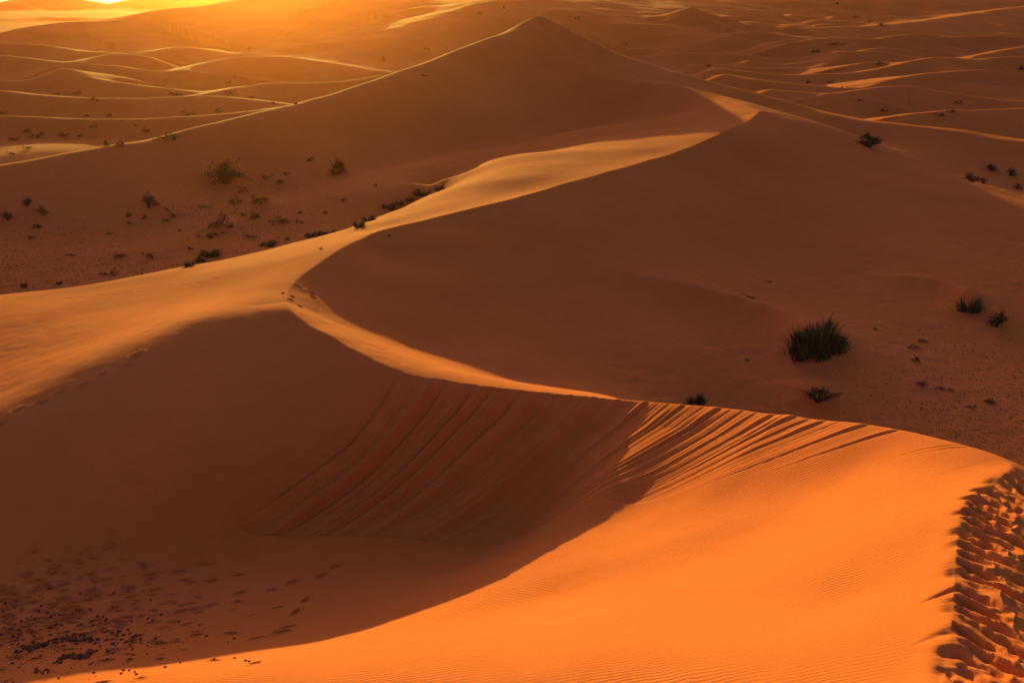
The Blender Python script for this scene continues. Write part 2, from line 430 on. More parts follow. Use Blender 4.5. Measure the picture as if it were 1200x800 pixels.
ang_u = [335, 480, 620, 754, 850, 934, 1010, 1100, 1180]
ang_v = [225, 223, 214, 202, 184, 166, 158, 152, 150]     # heading of the fall line (degrees from +X)
ang_s = [s_of_u(u) for u in ang_u]
m = np.where((x > -12) & (x < 10) & (y > 12) & (y < 34))[0]
gx, gy = x[m], y[m]
dS, iS, sideS = nearest(seg, gx, gy)
ok = dS < 8.5
m = m[ok]; gx = gx[ok]; gy = gy[ok]; sideS = sideS[ok]
step = 2
cs = seg[::step]; ss = segL[::step]
phi = np.radians(np.interp(ss, ang_s, ang_v)); dx = np.cos(phi); dy = np.sin(phi)
S = np.full(len(gx), -1.0); T = np.full(len(gx), -1.0)
for c in range(0, len(gx), 20000):
    X = gx[c:c + 20000][:, None] - cs[None, :, 0]; Y = gy[c:c + 20000][:, None] - cs[None, :, 1]
    cr = dx[None] * Y - dy[None] * X
    al = dx[None] * X + dy[None] * Y
    sg = (cr[:, 1:] * cr[:, :-1] <= 0) & (al[:, 1:] > -.05)
    has = sg.any(1); j = sg.argmax(1)
    r = np.arange(len(j))
    t = cr[r, j] / (cr[r, j] - cr[r, j + 1] + 1e-12)
    S[c:c + 20000] = np.where(has, ss[j] + t * (ss[j + 1] - ss[j]), -1)
    T[c:c + 20000] = np.where(has, al[r, j] + t * (al[r, j + 1] - al[r, j]), -1)
v_ = (S >= 0) & (T > -.05)
m = m[v_]; S = S[v_]; T = np.maximum(T[v_], 0)
ws = np.interp(S, [s_of_u(q) for q in (430, 500, 900, 1010, 1080)], [0, 1, 1, .55, 0])
foot = np.interp(S, [s_of_u(q) for q in (430, 500, 650, 750, 850, 934, 1010, 1100)], [5.5, 6.2, 6.2, 6.0, 5.6, 4.8, 3.8, 1.5])
env = np.clip((foot - T) / (0.35 * foot), 0, 1) ** 1.2
bend = 0.05 * noise1(T * .9, 41)
q = S + bend
fine = 0.018 * noise1(q / .24, 42) + 0.011 * noise1(q / .13, 43) + .009 * noise1(q / .5, 44)
h = fine * ws * env * np.clip(T / .4, .15, 1) * np.interp(S, [s_of_u(q) for q in (500, 690, 760, 850, 1000)], [11.0, 8.0, 2.4, 1.2, 1.0])
GROOVES = [(520, .05, .30), (545, .06, .34), (575, .06, .3), (608, .07, .36), (640, .06, .3), (672, .07, .34), (700, .07, .3), (727, .11, .30), (760, .13, .34), (802, .14, .36),
           (844, .17, .42), (872, .06, .2), (826, .05, .16), (858, .05, .16), (888, .06, .16), (919, .05, .14), (950, .06, .18), (785, .06, .18), (773, .04, .14), (743, .05, .16), (985, .05, .16), (907, .13, .34), (931, .15, .30), (968, .08, .36), (1015, .11, .28), (1052, .08, .24), (1128, .035, .12), (1138, .04, .12)]
for u, amp, wd in GROOVES:
    s0 = s_of_u(u)
    ln = 0.9 * np.interp(u, [500, 700, 850, 1000, 1140], [3.2, 3.6, 4.2, 3.0, 1.0])
    e = np.clip(1 - T / (ln * 1.25), 0, 1) ** 1.1 * np.clip(.35 + T / .5, 0, 1)
    w2 = np.maximum(.8 * wd * (0.18 + 0.32 * np.exp(-T / .8)), .055)
    qq = (q - s0) / w2
    # a rib with a channel on its far (right-hand) side
    h += .58 * amp * (1 + 1.0 * np.clip((727 - u) / 40, 0, 1)) * e * (0.55 * np.exp(-(qq + .55) ** 2 * 1.6) - np.exp(-(qq - .45) ** 2 * 2.2))
pan = np.clip((S - s_of_u(455)) / (s_of_u(490) - s_of_u(455)), 0, 1) * np.clip((s_of_u(1000) - S) / (s_of_u(1000) - s_of_u(700)), 0, 1)
lip = np.clip((foot - .25 - T) / .35, 0, 1); lip = lip * lip * (3 - 2 * lip)
h -= .20 * pan * lip * np.clip(T / .8, 0, 1)
z[m] += h

# ------------------------------------------------------------------ trampled side of the ridge at the right
iG = [int(round(s_param_of_index(k) * (len(lineS) - 1))) for k in (33, len(S_CREST) - 1)]
segG = lineS[iG[0]:]
m = np.where((x > 1.5) & (x < 13) & (y > 5.0) & (y < 18))[0]
d, i, sd = nearest(segG, x[m], y[m])
LG = np.concatenate([[0], np.cumsum(np.linalg.norm(np.diff(segG[:, :2], axis=0), axis=1))])
s = np.interp(i, np.arange(len(segG)), LG)
tng = segG[-1, :2] - segG[0, :2]
# which side is the lee: compare with a point to the right of the ridge
_, _, ref = nearest(segG, np.array([9.0]), np.array([9.0]))
lee = sd == ref[0]
row = 0.52
sk = s - 0.75 * d + .06 * vnoise(x[m] / .5, y[m] / .5, 51) + .03 * vnoise(x[m] / .11, y[m] / .11, 56)
cell = .27 + 0 * s
ph = sk / cell
base_i = np.floor(ph)
rj = np.random.default_rng(5).random(4096)
jit = rj[(base_i.astype(int) * 7 + 3) % 4096]
fr = ph - base_i
amp = .035 + .06 * jit
stair = (d + .12 * vnoise(x[m] / .35, y[m] / .35, 57)) / (1.05 + .5 * rj[(base_i.astype(int) * 3 + 11) % 4096]) + .6 * rj[(base_i.astype(int) * 5 + 1) % 4096]
sf_ = stair - np.floor(stair)
pit = np.where(fr < .28, fr / .28, (1 - fr) / .72) ** 1.25 * np.clip(np.sin(np.pi * np.clip(sf_, 0, 1) ** 1.4), 0, 1) ** .8
edge = np.clip(d / .12, 0, 1)
hh = np.where(lee, -amp * 1.6 * pit * edge + .03 * np.clip(sf_ - .75, 0, 1) * 4 * edge, 0)
fade = np.clip((s - .3) / .8, 0, 1) * np.clip((5.0 - d) / 1.5, 0, 1)
hh = hh * fade + np.where(lee, .02 * vnoise(x[m] / .12, y[m] / .12, 52) * fade * edge, 0)
# ragged brink: small bites out of the crest
bite = np.clip(noise1(s / .21, 53), 0, 1) * .09 + np.clip(noise1(s / .6, 54), 0, 1) * .06
hh -= bite * np.exp(-(d / np.where(lee, .35, .10)) ** 2) * np.clip((s - .8) / .6, 0, 1)
z[m] += hh
# two slides across the lit slope
for (u, v, Y, hx, hy, ln, dep, wd) in [(1117, 689, 10.65, -1.0, -.10, .42, .06, .05), (1116, 738, 9.65, -1.0, -.22, .5, .035, .08)]:
    p = W(u, v, Y); n = math.hypot(hx, hy); hx /= n; hy /= n
    al = (x[m] - p[0]) * hx + (y[m] - p[1]) * hy; ac = (x[m] - p[0]) * -hy + (y[m] - p[1]) * hx
    z[m] -= dep * np.exp(-(ac / (wd * (.3 + .7 * np.clip(1 - al / ln, 0, 1)))) ** 2) * np.clip(1 - al / ln, 0, 1) ** .7 * np.clip((al + .15) / .15, 0, 1)

fl = (rr < 90) & (z < -12.3)                             # trodden, stony hollow floors
z[fl] += (.035 * vnoise(x[fl] / .55, y[fl] / .55, 61) + .018 * vnoise(x[fl] / .2, y[fl] / .2, 62)) * np.clip((-12.3 - z[fl]) / .8, 0, 1) * np.clip((rr[fl] - 22) / 6, 0, 1)
Z2 = z.reshape(NR, NT)


def hit(u, v):
    """where the line of sight (u, v) first meets the sand"""
    d = ray(u, v)
    az = math.atan2(d[0], d[1])
    c = np.interp(az, TH, np.arange(NT)); c0 = int(c); f = c - c0
    prof = Z2[:, c0] * (1 - f) + Z2[:, min(c0 + 1, NT - 1)] * f
    sl = d[2] / math.hypot(d[0], d[1])
    g = prof - sl * RR
    k = np.where((g[1:] >= 0) & (g[:-1] < 0) & (RR[1:] > 5))[0]
    if not len(k): return None
    k = k[0]; t = -g[k] / (g[k + 1] - g[k]); r = RR[k] + t * (RR[k + 1] - RR[k])
    return np.array([r * math.sin(az), r * math.cos(az), sl * r])


def ground_z(px, py):
    az = math.atan2(px, py); r = math.hypot(px, py)
    c = np.interp(az, TH, np.arange(NT)); c0 = min(int(c), NT - 2); f = c - c0
    k = np.interp(r, RR, np.arange(NR)); k0 = min(int(k), NR - 2); g = k - k0
    return float((Z2[k0, c0] * (1 - f) + Z2[k0, c0 + 1] * f) * (1 - g) + (Z2[k0 + 1, c0] * (1 - f) + Z2[k0 + 1, c0 + 1] * f) * g)


# ------------------------------------------------------------------ sand gathered round the plants
def sand_tail(pts, amp, w0, w1):
    L = np.array([hit(*p) for p in pts]); L = smooth_line(L, .2)
    lo = L[:, :2].min(0) - 14 * max(w0, w1); hi = L[:, :2].max(0) + 14 * max(w0, w1)
    k = np.where((GX > lo[0]) & (GX < hi[0]) & (GY > lo[1]) & (GY < hi[1]))
    d, i, sd = nearest(L, GX[k], GY[k])
    t = i / (len(L) - 1); w = w0 + (w1 - w0) * t
    _, _, far = nearest(L, np.array([L[0, 0]]), np.array([L[0, 1] + 60.0]))
    j = np.clip(i.astype(int), 0, len(L) - 2); tg = L[j + 1] - L[j]; tg = tg[:, :2] / np.linalg.norm(tg[:, :2], axis=1)[:, None]
    f_ = i[:, None] - j[:, None]; c_ = L[j, :2] * (1 - f_) + L[j + 1, :2] * f_
    sn = (tg[:, 0] * (GY[k] - c_[:, 1]) - tg[:, 1] * (GX[k] - c_[:, 0])) / (d + 1e-6) * far[0]
    w = w * (1.6 + .8 * np.clip(sn, -1, 1))              # long gentle back, short steep face
    Z2[k] += amp * np.sin(np.pi * np.clip(t * .62, 0, 1)) * np.exp(-np.sqrt((d / w) ** 2 + .02))


def soft_ridge(pts, amp, w):
    L = np.array([hit(*p) for p in pts]); L = smooth_line(L, .2)
    lo = L[:, :2].min(0) - 4 * w; hi = L[:, :2].max(0) + 4 * w
    k = np.where((GX > lo[0]) & (GX < hi[0]) & (GY > lo[1]) & (GY < hi[1]))
    d, i, sd = nearest(L, GX[k], GY[k])
    t = i / (len(L) - 1)
    Z2[k] += amp * np.sin(np.pi * np.clip(t, 0, 1)) ** .6 * np.exp(-(d / w) ** 2)


def mound(u, v, R, amp):
    p = hit(u, v); lo = p[:2] - 3 * R; hi = p[:2] + 3 * R
    k = np.where((GX > lo[0]) & (GX < hi[0]) & (GY > lo[1]) & (GY < hi[1]))
    Z2[k] += amp * np.exp(-((GX[k] - p[0]) ** 2 + (GY[k] - p[1]) ** 2) / R ** 2)


mound(958, 411, 1.3, .35); mound(960, 470, .8, .2); mound(1137, 366, .8, .25); mound(1168, 383, .8, .2)
for u_, v_, R_ in ((263, 214, 2.0), (397, 204, 1.4), (174, 243, 1.5), (298, 243, 2.2), (256, 268, 1.8), (330, 216, 1.8), (40, 250, 2.0)):
    mound(u_, v_, R_, .4)
soft_ridge([(150, 822), (300, 782), (440, 743), (560, 708), (700, 662), (850, 618), (1000, 590), (1110, 578)], .055, .95)
sand_tail([(690, 312), (760, 334), (830, 357), (900, 384), (957, 409)], 1.1, 1.2, 1.3)
sand_tail([(1010, 322), (1095, 344), (1137, 364)], .9, .5, 1.0)
sand_tail([(900, 447), (930, 458), (958, 470)], .3, .3, .8)
sand_tail([(220, 208), (263, 214)], .5, .8, 1.6)
sand_tail([(150, 238), (174, 243)], .4, .8, 1.6)


# ------------------------------------------------------------------ footprints pressed into the sand
def press(px, py, ang, ln, wd, dep, rim=.35):
    R = ln * 2.2
    r0 = math.hypot(px, py); a0 = math.atan2(px, py)
    k0, k1 = np.searchsorted(RR, [r0 - R, r0 + R]); c0, c1 = np.searchsorted(TH, [a0 - R / r0, a0 + R / r0])
    if k1 <= k0 or c1 <= c0: return
    X = GX[k0:k1, c0:c1] - px; Y = GY[k0:k1, c0:c1] - py
    A = X * math.cos(ang) + Y * math.sin(ang); B = -X * math.sin(ang) + Y * math.cos(ang)
    q = (A / ln) ** 2 + (B / wd) ** 2
    Z2[k0:k1, c0:c1] += -dep * np.exp(-q * 1.4) + rim * dep * np.exp(-((np.sqrt(q) - 1.35) / .35) ** 2)


def walk(pts, stride, ln, wd, dep, sway=.10):
    P = [hit(*p) for p in pts]
    P = np.array([p for p in P if p is not None])
    L = smooth_line(P, stride)
    for i in range(len(L) - 1):
        d = L[i + 1] - L[i]; n = math.hypot(d[0], d[1]); sgn = 1 if i % 2 else -1
        px = L[i, 0] - d[1] / n * sway * sgn + random.uniform(-.04, .04); py = L[i, 1] + d[0] / n * sway * sgn + random.uniform(-.04, .04)
        press(px, py, math.atan2(d[1], d[0]) + random.uniform(-.2, .2), ln * random.uniform(.8, 1.15), wd * random.uniform(.85, 1.15), dep * random.uniform(.7, 1.15))


walk([(2, 494), (40, 474), (80, 457), (120, 440), (150, 424), (180, 408)], .55, .2, .11, .10)
walk([(60, 352), (150, 343), (230, 332), (290, 318)], .6, .2, .1, .03)
walk([(336, 343), (344, 352), (352, 362)], .45, .18, .1, .05)
walk([(352, 336), (366, 346), (380, 356)], .45, .18, .1, .05)
for pts in ([(0, 690), (60, 664), (120, 640), (160, 622)], [(0, 720), (60, 700), (130, 690), (200, 668), (275, 660)], [(130, 712), (180, 690), (230, 680), (310, 672)],
            [(10, 706), (70, 684), (140, 668)], [(100, 742), (190, 724), (270, 700), (345, 684), (420, 652)], [(190, 752), (250, 742), (310, 737)], [(0, 740), (50, 726), (120, 715)], [(330, 738), (350, 733)],
            [(150, 690), (200, 672), (240, 655)], [(0, 700), (40, 690), (100, 676)], [(340, 716), (380, 692)]):
    walk(pts, .62, .16, .07, .10)
for i in range(260):
    u = abs(random.gauss(0, 120)); v = random.gauss(715, 32)
    if v < 640 + u * .1 or v > 800: continue
    p = hit(u, v)
    if p is not None: press(p[0], p[1], random.uniform(-.5, .9), random.uniform(.08, .17), random.uniform(.04, .08), random.uniform(.03, .08))
z = Z2.ravel()

# ------------------------------------------------------------------ helpers for objects
def mesh_np(name, V, quads=None, tris=None, smooth=True):
    me = bpy.data.meshes.new(name)
    faces = []
    nq = 0 if quads is None else len(quads); nt = 0 if tris is None else len(tris)
    me.vertices.add(len(V)); me.vertices.foreach_set('co', np.asarray(V, np.float32).ravel())
    nl = nq * 4 + nt * 3
    me.loops.add(nl)
    li = np.concatenate(([np.asarray(quads, np.int32).ravel()] if nq else []) + ([np.asarray(tris, np.int32).ravel()] if nt else []))
    me.loops.foreach_set('vertex_index', li)
    me.polygons.add(nq + nt)
    st = np.concatenate([np.arange(nq) * 4, nq * 4 + np.arange(nt) * 3]).astype(np.int32)
    me.polygons.foreach_set('loop_start', st)
    me.polygons.foreach_set('loop_total', np.concatenate([np.full(nq, 4), np.full(nt, 3)]).astype(np.int32))
    me.update(calc_edges=True)
    me.polygons.foreach_set('use_smooth', np.full(nq + nt, smooth))
    return me


def link(name, me, mat=None, parent=None):
    o = bpy.data.objects.new(name, me)
    col.objects.link(o)
    if mat and me is not None and not me.materials: me.materials.append(mat)
    if parent: o.parent = parent
    return o


def tag(o, label=None, cat=None, group=None, kind=None):
    for k, v in (('label', label), ('category', cat), ('group', group), ('kind', kind)):
        if v: o[k] = v
    return o


def new_mat(name):
    mt = bpy.data.materials.new(name); mt.use_nodes = True
    nt = mt.node_tree; nt.nodes.clear()
    out = nt.nodes.new('ShaderNodeOutputMaterial'); b = nt.nodes.new('ShaderNodeBsdfPrincipled')
    nt.links.new(b.outputs[0], out.inputs['Surface'])
    b.inputs['Roughness'].default_value = 1
    b.inputs['Specular IOR Level'].default_value = .004
    return mt, nt, b


# ------------------------------------------------------------------ sand
def sand_material():
    mt, nt, b = new_mat('sand')
    N = nt.nodes.new; L = nt.links.new
    geo = N('ShaderNodeNewGeometry')
    n1 = N('ShaderNodeTexNoise'); n1.inputs['Scale'].default_value = .09; n1.inputs['Detail'].default_value = 5
    n2 = N('ShaderNodeTexNoise'); n2.inputs['Scale'].default_value = 22; n2.inputs['Detail'].default_value = 4; n2.inputs['Roughness'].default_value = .7
    L(geo.outputs['Position'], n1.inputs['Vector']); L(geo.outputs['Position'], n2.inputs['Vector'])
    r1 = N('ShaderNodeValToRGB'); e = r1.color_ramp.elements
    e[0].position = .3; e[0].color = (.48, .096, .027, 1); e[1].position = .7; e[1].color = (.57, .120, .036, 1)
    L(n1.outputs['Fac'], r1.inputs['Fac'])
    r2 = N('ShaderNodeValToRGB'); e = r2.color_ramp.elements
    e[0].position = .25; e[0].color = (.86, .84, .82, 1); e[1].position = .75; e[1].color = (1.06, 1.06, 1.06, 1)
    L(n2.outputs['Fac'], r2.inputs['Fac'])
    mx = N('ShaderNodeMix'); mx.data_type = 'RGBA'; mx.blend_type = 'MULTIPLY'; mx.inputs[0].default_value = 1
    L(r1.outputs[0], mx.inputs[6]); L(r2.outputs[0], mx.inputs[7])
    n3 = N('ShaderNodeTexNoise'); n3.inputs['Scale'].default_value = 1.1; n3.inputs['Detail'].default_value = 9; n3.inputs['Roughness'].default_value = .68; n3.inputs['Distortion'].default_value = .5
    L(geo.outputs['Position'], n3.inputs['Vector'])
    r3 = N('ShaderNodeValToRGB'); e = r3.color_ramp.elements
    e[0].position = .28; e[0].color = (.93, .92, .92, 1); e[1].position = .72; e[1].color = (1.05, 1.045, 1.04, 1)
    L(n3.outputs['Fac'], r3.inputs['Fac'])
    m3 = N('ShaderNodeMix'); m3.data_type = 'RGBA'; m3.blend_type = 'MULTIPLY'; m3.inputs[0].default_value = 1
    L(mx.outputs[2], m3.inputs[6]); L(r3.outputs[0], m3.inputs[7])
    L(m3.outputs[2], b.inputs['Base Color'])
    # wind ripples: bands about a hand wide, wandering, strongest on the windward slope
    mp = N('ShaderNodeMapping'); mp.inputs['Rotation'].default_value = (0, 0, math.radians(-76))
    L(geo.outputs['Position'], mp.inputs['Vector'])
    nd = N('ShaderNodeTexNoise'); nd.inputs['Scale'].default_value = .9; nd.inputs['Detail'].default_value = 3
    L(mp.outputs[0], nd.inputs['Vector'])
    ad = N('ShaderNodeVectorMath'); ad.operation = 'MULTIPLY_ADD'
    ad.inputs[1].default_value = (.28, .28, 0)
    L(nd.outputs['Color'], ad.inputs[0]); L(mp.outputs[0], ad.inputs[2])
    wv = N('ShaderNodeTexWave'); wv.wave_type = 'BANDS'; wv.bands_direction = 'X'; wv.wave_profile = 'SIN'
    wv.inputs['Scale'].default_value = .314 / .085; wv.inputs['Distortion'].default_value = 1.6; wv.inputs['Detail'].default_value = 2; wv.inputs['Detail Scale'].default_value = 1.5
    L(ad.outputs[0], wv.inputs['Vector'])
    att = N('ShaderNodeAttribute'); att.attribute_name = 'ripple'
    ml = N('ShaderNodeMath'); ml.operation = 'MULTIPLY'
    L(wv.outputs['Fac'], ml.inputs[0]); L(att.outputs['Fac'], ml.inputs[1])
    gr = N('ShaderNodeTexNoise'); gr.inputs['Scale'].default_value = 60; gr.inputs['Detail'].default_value = 3
    L(geo.outputs['Position'], gr.inputs['Vector'])
    a2 = N('ShaderNodeMath'); a2.operation = 'MULTIPLY_ADD'; a2.inputs[1].default_value = .12
    L(gr.outputs['Fac'], a2.inputs[0]); L(ml.outputs[0], a2.inputs[2])
    bp = N('ShaderNodeBump'); bp.inputs['Strength'].default_value = 1; bp.inputs['Distance'].default_value = .0046
    L(a2.outputs[0], bp.inputs['Height']); L(bp.outputs[0], b.inputs['Normal'])
    return mt


sand = sand_material()
V = np.column_stack([x, y, z + ZC])
a = np.arange(NR - 1)[:, None] * NT; c = np.arange(NT - 1)[None]
q = np.stack([a + c, a + c + 1, a + c + 1 + NT, a + c + NT], -1).reshape(-1, 4)
seam = np.arange(NR - 1) * NT
q = np.vstack([q, np.column_stack([seam + NT - 1, seam, seam + NT, seam + 2 * NT - 1])])
q = q[:, ::-1]
centre = len(V)
V = np.vstack([V, [[0, 0, float(z[:NT].mean()) + ZC]]])
tri = np.column_stack([np.full(NT, centre), (np.arange(NT) + 1) % NT, np.arange(NT)])[:, ::-1]
me = mesh_np('sand_dunes', V, q, tri)
# where ripples form: the open foreground slope, fading out up the slip face, onto the trampled side and with distance
rp = np.clip((24 - np.hypot(x, y)) / 8, 0, 1)
dS, iS, sdS = nearest(lineS, x[rp > 0], y[rp > 0])
w = rp[rp > 0]
_, _, refS = nearest(lineS, np.array([9.0]), np.array([9.0]))
w = np.where(sdS == refS[0], w * .15, w * np.clip(dS / 1.2, .2, 1))
rp[rp > 0] = w * np.clip(.85 + .8 * vnoise(x[rp > 0] / 1.7, y[rp > 0] / 1.7, 71), .1, 1.4)
at = me.attributes.new('ripple', 'FLOAT', 'POINT')
at.data.foreach_set('value', np.append(rp, 0).astype(np.float32))
dunes = link('sand_dunes', me, sand)
tag(dunes, kind='structure')

# ------------------------------------------------------------------ plants
def plant_mat(name, c0, c1, rough=.9):
    mt, nt, b = new_mat(name)
    oi = nt.nodes.new('ShaderNodeNewGeometry')
    r = nt.nodes.new('ShaderNodeValToRGB'); e = r.color_ramp.elements
    e[0].color = (*c0, 1); e[1].color = (*c1, 1)
    nt.links.new(oi.outputs['Random Per Island'], r.inputs['Fac'])
    nt.links.new(r.outputs[0], b.inputs['Base Color'])
    b.inputs['Roughness'].default_value = rough
    return mt


M_BLADE = plant_mat('dry_grass', (.040, .027, .012), (.12, .080, .034))
M_LEAF = plant_mat('shrub_leaf', (.045, .022, .011), (.095, .052, .024))
M_WOOD = plant_mat('shrub_wood', (.035, .022, .014), (.06, .04, .025))
M_CLOD = plant_mat('dark_clod', (.06, .020, .012), (.15, .050, .026))


def blades_mesh(wd, ht, n, lean, seed, lobes=3, spec=None):
    """a clump of upright, outward-bending blades"""
    r = np.random.default_rng(seed)
    V = []; Q = []
    cx = r.uniform(-.32, .32, lobes) * wd; cy = r.uniform(-.2, .2, lobes) * wd; ch = r.uniform(.55, 1.0, lobes); ch[0] = 1
    if spec: cx, cy, ch = (np.array(q) for q in spec); lobes = len(cx)
    for i in range(n):
        j = r.integers(lobes)
        a = r.uniform(0, 2 * math.pi); rad = abs(r.normal(0, .11 if spec else .16)) * wd
        bx, by = cx[j] + rad * math.cos(a), cy[j] + .7 * rad * math.sin(a)
        h = ht * ch[j] * r.uniform(.45, 1.0) * (1.25 if r.random() < .12 else 1) * max(.35, 1 - .9 * rad / (.5 * wd))
        oa = math.atan2(by - cy[j] * .4, bx - cx[j] * .4) + r.normal(0, .5)
        ln = lean * h * r.uniform(.2, 1.1) * (.4 + 1.8 * rad / (.5 * wd))
        w = ht * r.uniform(.009, .018)
        ta = r.uniform(0, math.pi); tx, ty = w * math.cos(ta), w * math.sin(ta)
        k = len(V)
        for f, g, ww in ((-.06, 0, 1), (.5, .3, .85), (.85, .7, .5), (1.0, 1.0, .12)):
            px = bx + math.cos(oa) * ln * g; py = by + math.sin(oa) * ln * g; pz = h * f
            V += [(px - tx * ww, py - ty * ww, pz), (px + tx * ww, py + ty * ww, pz)]
        Q += [(k, k + 1, k + 3, k + 2), (k + 2, k + 3, k + 5, k + 4), (k + 4, k + 5, k + 7, k + 6)]
    return mesh_np('blades', V, Q, smooth=False)


def shrub_meshes(wd, ht, nb, leaves, seed):
    """(stems, foliage): stems fan out of the base and fork, small leaves sit along them"""
    r = np.random.default_rng(seed)
    V = []; Q = []; FV = []; FQ = []

    def tube(p, q, r0, r1):
        k = len(V); d = np.array(q) - np.array(p); d = d / (np.linalg.norm(d) + 1e-9)
        u = np.cross(d, (0.3, .2, 1)); u /= np.linalg.norm(u) + 1e-9; w = np.cross(d, u)
        for c, rr_ in ((p, r0), (q, r1)):
            for a in range(4):
                V.append(tuple(np.array(c) + rr_ * (math.cos(a * math.pi / 2) * u + math.sin(a * math.pi / 2) * w)))
        for a in range(4): Q.append((k + a, k + (a + 1) % 4, k + 4 + (a + 1) % 4, k + 4 + a))

    for i in range(nb):
        a = r.uniform(0, 2 * math.pi); el = r.uniform(.25, 1.4)
        lx = math.cos(a) * math.cos(el) * wd * .5; ly = math.sin(a) * math.cos(el) * wd * .5; lz = math.sin(el) * ht * r.uniform(.55, 1.0)
        base = np.array([r.normal(0, .05) * wd, r.normal(0, .05) * wd, -.05 * ht])
        mid = base + np.array([lx * .45, ly * .45, lz * .6]) + r.normal(0, .03, 3) * ht
        tip = base + np.array([lx, ly, lz]) + r.normal(0, .05, 3) * ht
        th = .014 * ht
        tube(base, mid, th, th * .7); tube(mid, tip, th * .7, th * .3)
        tips = [(mid, tip)]
        for f in range(2):
            t2 = mid + (tip - mid) * .4 + r.normal(0, .16, 3) * np.array([wd, wd, ht * .7]) * .8
            t2[2] = max(t2[2], .04 * ht)
            tube(mid, t2, th * .5, th * .2); tips.append((mid, t2))
        for p, q in tips:
            for l in range(leaves):
                t = r.uniform(.25, 1.05)
                c = p + (q - p) * t + r.normal(0, .045, 3) * ht
                c[2] = max(c[2], 0)
                s = ht * r.uniform(.02, .045)
                u = r.normal(0, 1, 3); u /= np.linalg.norm(u); w = np.cross(u, r.normal(0, 1, 3)); w /= np.linalg.norm(w) + 1e-9
                k = len(FV)
                FV.extend([tuple(c - u * s), tuple(c + w * s * .45), tuple(c + u * s), tuple(c - w * s * .45)])
                FQ.append((k, k + 1, k + 2, k + 3))
    return mesh_np('stems', V, Q, smooth=False), mesh_np('foliage', FV, FQ, smooth=False)


TUSS = [blades_mesh(1, 1, 460, .8, 11 + i, lobes=4 + i % 3) for i in range(3)]
SHRB = [shrub_meshes(1, 1, 26, 22, 31 + i) for i in range(4)]
LOW = [shrub_meshes(1, 1, 16, 16, 61 + i) for i in range(3)]
count = 0


def at_ground(u, v):
    p = hit(u, v)
    return p


def put_tussock(u, v, wpx, hpx, label, group=None, var=0, rz=None, own=None):
    p = hit(u, v)
    if p is None: print('no ground for', label); return None
    s = math.sqrt(p @ p) / F
    if group: wpx *= 1.05; hpx *= .68
    o = link('grass_tussock', own or TUSS[var % 3], M_BLADE)
    o.location = (p[0], p[1], ground_z(p[0], p[1]) + ZC)
    o.scale = (wpx * s, wpx * s * .85, hpx * s); o.rotation_euler = (0, 0, random.uniform(0, 6.28) if rz is None else rz)
    if own:                                             # every blade rooted on the sloping sand
        cz, sz = math.cos(o.rotation_euler.z), math.sin(o.rotation_euler.z)
        g0 = ground_z(p[0], p[1])
        for k in range(0, len(own.vertices), 8):
            c = own.vertices[k].co
            lx, ly = c.x * o.scale.x, c.y * o.scale.y
            dz = (ground_z(p[0] + lx * cz - ly * sz, p[1] + lx * sz + ly * cz) - g0) / o.scale.z
            for v_ in own.vertices[k:k + 8]: v_.co.z += dz
    return tag(o, label, 'grass tussock', group)


def put_shrub(u, v, wpx, hpx, label, group=None, var=0, low=False, name='desert_shrub', cat='shrub', rz=None):
    p = hit(u, v)
    if p is None: print('no ground for', label); return None
    s = math.sqrt(p @ p) / F
    o = bpy.data.objects.new(name, None); col.objects.link(o); o.empty_display_size = .2
    o.location = (p[0], p[1], ground_z(p[0], p[1]) + ZC)
    o.scale = (wpx * s, wpx * s * .85, hpx * s * 1.1); o.rotation_euler = (0, 0, random.uniform(0, 6.28) if rz is None else rz)
    st, fo = (LOW if low else SHRB)[var % (3 if low else 4)]
    link('stems', st, M_WOOD, o); link('foliage', fo, M_LEAF, o)
    return tag(o, label, cat, group)


def put_bush(u, v, wpx, hpx, label, group, var=0):
    """a bush too far away to show stems: one small mesh"""
    p = hit(u, v)
    if p is None: print('no ground for bush', u, v); return None
    s = math.sqrt(p @ p) / F
    o = link('desert_bush', BUSH[(var * 5 + var // 9) % 9], M_LEAF)
    o.location = (p[0], p[1], ground_z(p[0], p[1]) + ZC)
    wpx *= .85; hpx *= .9
    o.scale = (wpx * s, wpx * s * .9, hpx * s * 1.1); o.rotation_euler = (0, 0, random.uniform(0, 6.28))
    return tag(o, label, 'bush', group)


def bush_mesh(seed):
    r = np.random.default_rng(seed); V = []; Q = []
    nl = r.integers(3, 7)
    lob = [(r.normal(0, .30), r.normal(0, .26), r.uniform(.3, 1), r.uniform(.10, .24)) for _ in range(nl)]
    for i in range(360):
        cx, cy, h, rad = lob[r.integers(nl)]
        a = r.uniform(0, 2 * math.pi); el = r.uniform(.1, 1.5); L = r.uniform(.3, 1) ** .6
        b = np.array([cx, cy, 0.0])
        c = b + np.array([math.cos(a) * math.cos(el) * rad * 2 * L, math.sin(a) * math.cos(el) * rad * 2 * L, h * math.sin(el) * L])
        d = c - b; d /= np.linalg.norm(d) + 1e-9; d = d + r.normal(0, .45, 3)
        s = r.uniform(.03, .10); u = d * s; w = np.cross(u, r.normal(0, 1, 3)); w *= r.uniform(.012, .03) / (np.linalg.norm(w) + 1e-9)
        k = len(V); V += [tuple(c - u), tuple(c + w), tuple(c + u), tuple(c - w)]; Q.append((k, k + 1, k + 2, k + 3))
    return mesh_np('bush', V, Q, smooth=False)


BUSH = [bush_mesh(81 + i) for i in range(9)]

